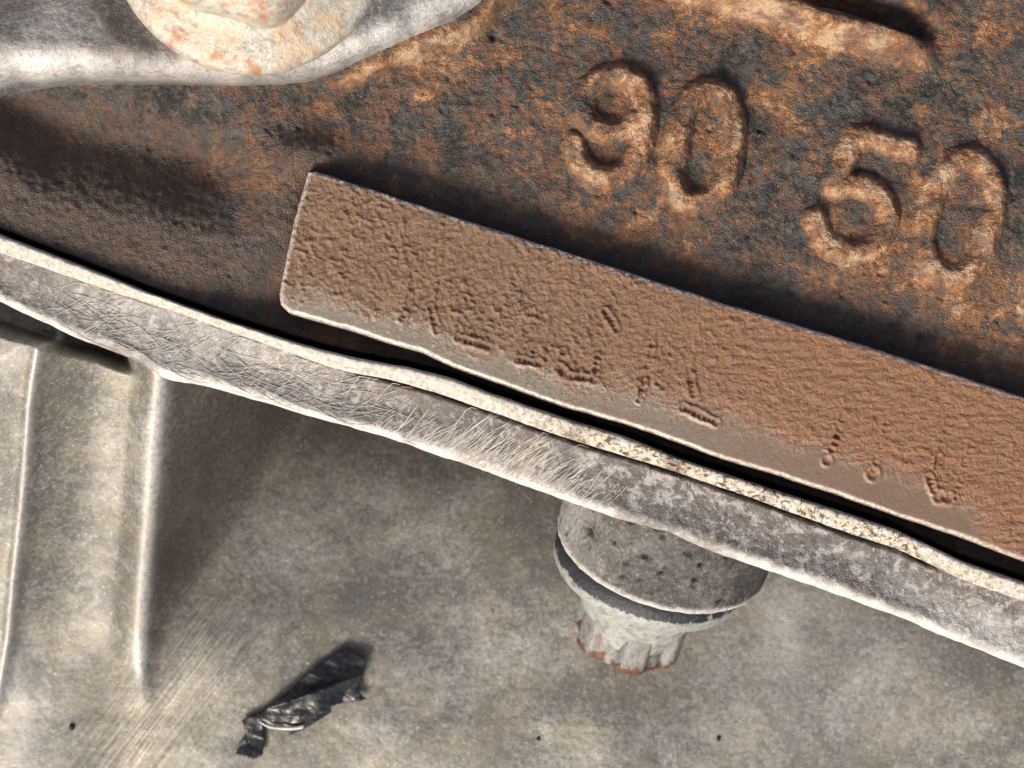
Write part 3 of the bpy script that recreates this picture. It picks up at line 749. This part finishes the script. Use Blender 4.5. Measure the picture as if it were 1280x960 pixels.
# bracket bolt: upright axis
C0 = np.array([float(cxb), float(cyb), BZ - 8]); A = np.array([0.05, -0.07, 1.0]); A /= np.linalg.norm(A)
U_ = np.cross(A, (0, 1, 0)); U_ /= np.linalg.norm(U_); V_ = np.cross(A, U_)
bb = bpy.data.objects.new('round_bolt', None); COL.objects.link(bb); bb.empty_display_size = 0.005
tag(bb, 'large pale bolt with broad round flange and orange rust stains', 'bolt')
fa = lambda r, h, th: {'paint': 0 * th, 'rust': 0.10 + 0.3 * np.exp(-((th - 5.15) / .2) ** 2) * np.exp(-((r - 128) / 22.0) ** 2), 'tan': 0 * th + 1.0}
lathe('bolt_flange', [(158, 0), (163, 3), (165, 9), (164, 16), (159, 22), (150, 26), (138, 29), (126, 32), (116, 36), (108, 42), (100, 46)], ZINC2, bb, fa, None, 140, lambda r, h, th: 0.8 * fbm(th * 150, 0 * th + h, 40, 2, 751), False)
hexr = lambda r, h, th: r + (5 * np.cos(6 * (th + 0.25)) if r > 60 else 0 * th)
lathe('bolt_head', [(112, 34), (109, 50), (107, 66), (102, 78), (93, 86), (80, 91), (55, 94), (20, 95)], ZINC2, bb, fa, hexr, 144, lambda r, h, th: 0.8 * fbm(th * 110, 0 * th + h, 30, 2, 753), True)

# ================================================================== PLASTIC SCRAP on the housing
SZ = -262.0
out_img = [(300, 902), (326, 891), (358, 866), (386, 840), (427, 812), (457, 823), (454, 842), (446, 862), (457, 877), (434, 880), (413, 884), (414, 892), (382, 912), (361, 922), (350, 914), (326, 903),
           (330, 928), (327, 946), (316, 952), (292, 946), (296, 932), (307, 920)]
ow = [Wp(x, y, SZ) for x, y in out_img]
st = 1.5
o_ = np.array(ow); X, Y = np.meshgrid(np.arange(o_[:, 0].min() - 4, o_[:, 0].max() + 4, st), np.arange(o_[:, 1].min() - 4, o_[:, 1].max() + 4, st))
d = sdf(X, Y, ow)
bz = body_z(X, Y)[0]
fx0, fy0 = Wp(318, 898, SZ); fx1, fy1 = Wp(440, 838, SZ)
fu = np.array([fx1 - fx0, fy1 - fy0]); fu /= np.linalg.norm(fu)
nn = -(X - fx0) * fu[1] + (Y - fy0) * fu[0]; tt = (X - fx0) * fu[0] + (Y - fy0) * fu[1]
lift = 15 * np.exp(-np.abs(nn + 2 + 0.12 * (tt - 70)) / 16.0) * ss(0, 50, tt) + 5 + 12 * np.abs(fbm(X, Y, 70, 2, 901)) + 1.6 * np.abs(fbm(X + nn, Y, 22, 2, 903))
lift = lift + 5 * np.exp(-((tt - 52) / 16.0) ** 2 - ((nn + 26) / 14.0) ** 2)
Zs = bz + lift
scrap = grid_obj('plastic_scrap', X, Y, Zs, d < 0.3, PLAST, None, {})
sol = scrap.modifiers.new('thickness', 'SOLIDIFY'); sol.thickness = 2.0 * S; sol.offset = 0
tag(scrap, 'torn crumpled scrap of black plastic stuck on the grey housing', 'plastic scrap')
# pale turned-up edge of the scrap
ed = [(324, 903), (336, 909), (352, 911), (368, 911), (379, 909)]
c = catmull(ed, 6); EV = []; EF = []
for i, (px, py) in enumerate(c):
    x, y = Wp(px, py, SZ); zb = float(body_z(np.array([x]), np.array([y]))[0][0]) + 16
    r = 1.0 + 2.4 * (i / len(c))
    for k in range(6):
        an = k * math.pi / 3
        EV.append((x + 0.4 * r * math.cos(an), y + r * math.cos(an), zb + r * math.sin(an)))
for i in range(len(c) - 1):
    for k in range(6): EF.append([i * 6 + k, i * 6 + (k + 1) % 6, (i + 1) * 6 + (k + 1) % 6, (i + 1) * 6 + k])
EF.append([(len(c) - 1) * 6 + k for k in range(6)])
build('torn_edge', np.array(EV), EF, mat_plain('pale_torn_edge', (0.6, 0.6, 0.58), 0.4), scrap)

# ================================================================== grit specks
def speck(px, py, r, label, seed):
    x, y = Wp(px, py, -290); zb = float(body_z(np.array([x]), np.array([y]))[0][0])
    rg = np.random.RandomState(seed); Vv = []; Ff = []
    nu, nv = 10, 5
    for i in range(nv + 1):
        ph = i / nv * math.pi / 2
        for j in range(nu):
            t = j / nu * 2 * math.pi; q = r * (0.8 + 0.4 * rg.rand())
            Vv.append((x + q * math.cos(ph) * math.cos(t), y + 1.3 * q * math.cos(ph) * math.sin(t), zb - 1 + 1.1 * r * math.sin(ph)))
    for i in range(nv):
        for j in range(nu): Ff.append([i * nu + j, i * nu + (j + 1) % nu, (i + 1) * nu + (j + 1) % nu, (i + 1) * nu + j])
    Ff.append([nv * nu + j for j in range(nu)])
    o = build('grit_speck', np.array(Vv), Ff, GRIT)
    tag(o, label, 'grit', 'dark specks on the housing')
speck(91, 908, 4.2, 'dark speck of grit on the housing, left of the black plastic scrap', 1)
speck(897, 921, 4.0, 'dark speck of grit on the housing, below and right of the star headed bolt', 2)
speck(673, 921, 3.0, 'dark speck of grit on the housing, below and left of the star headed bolt', 3)
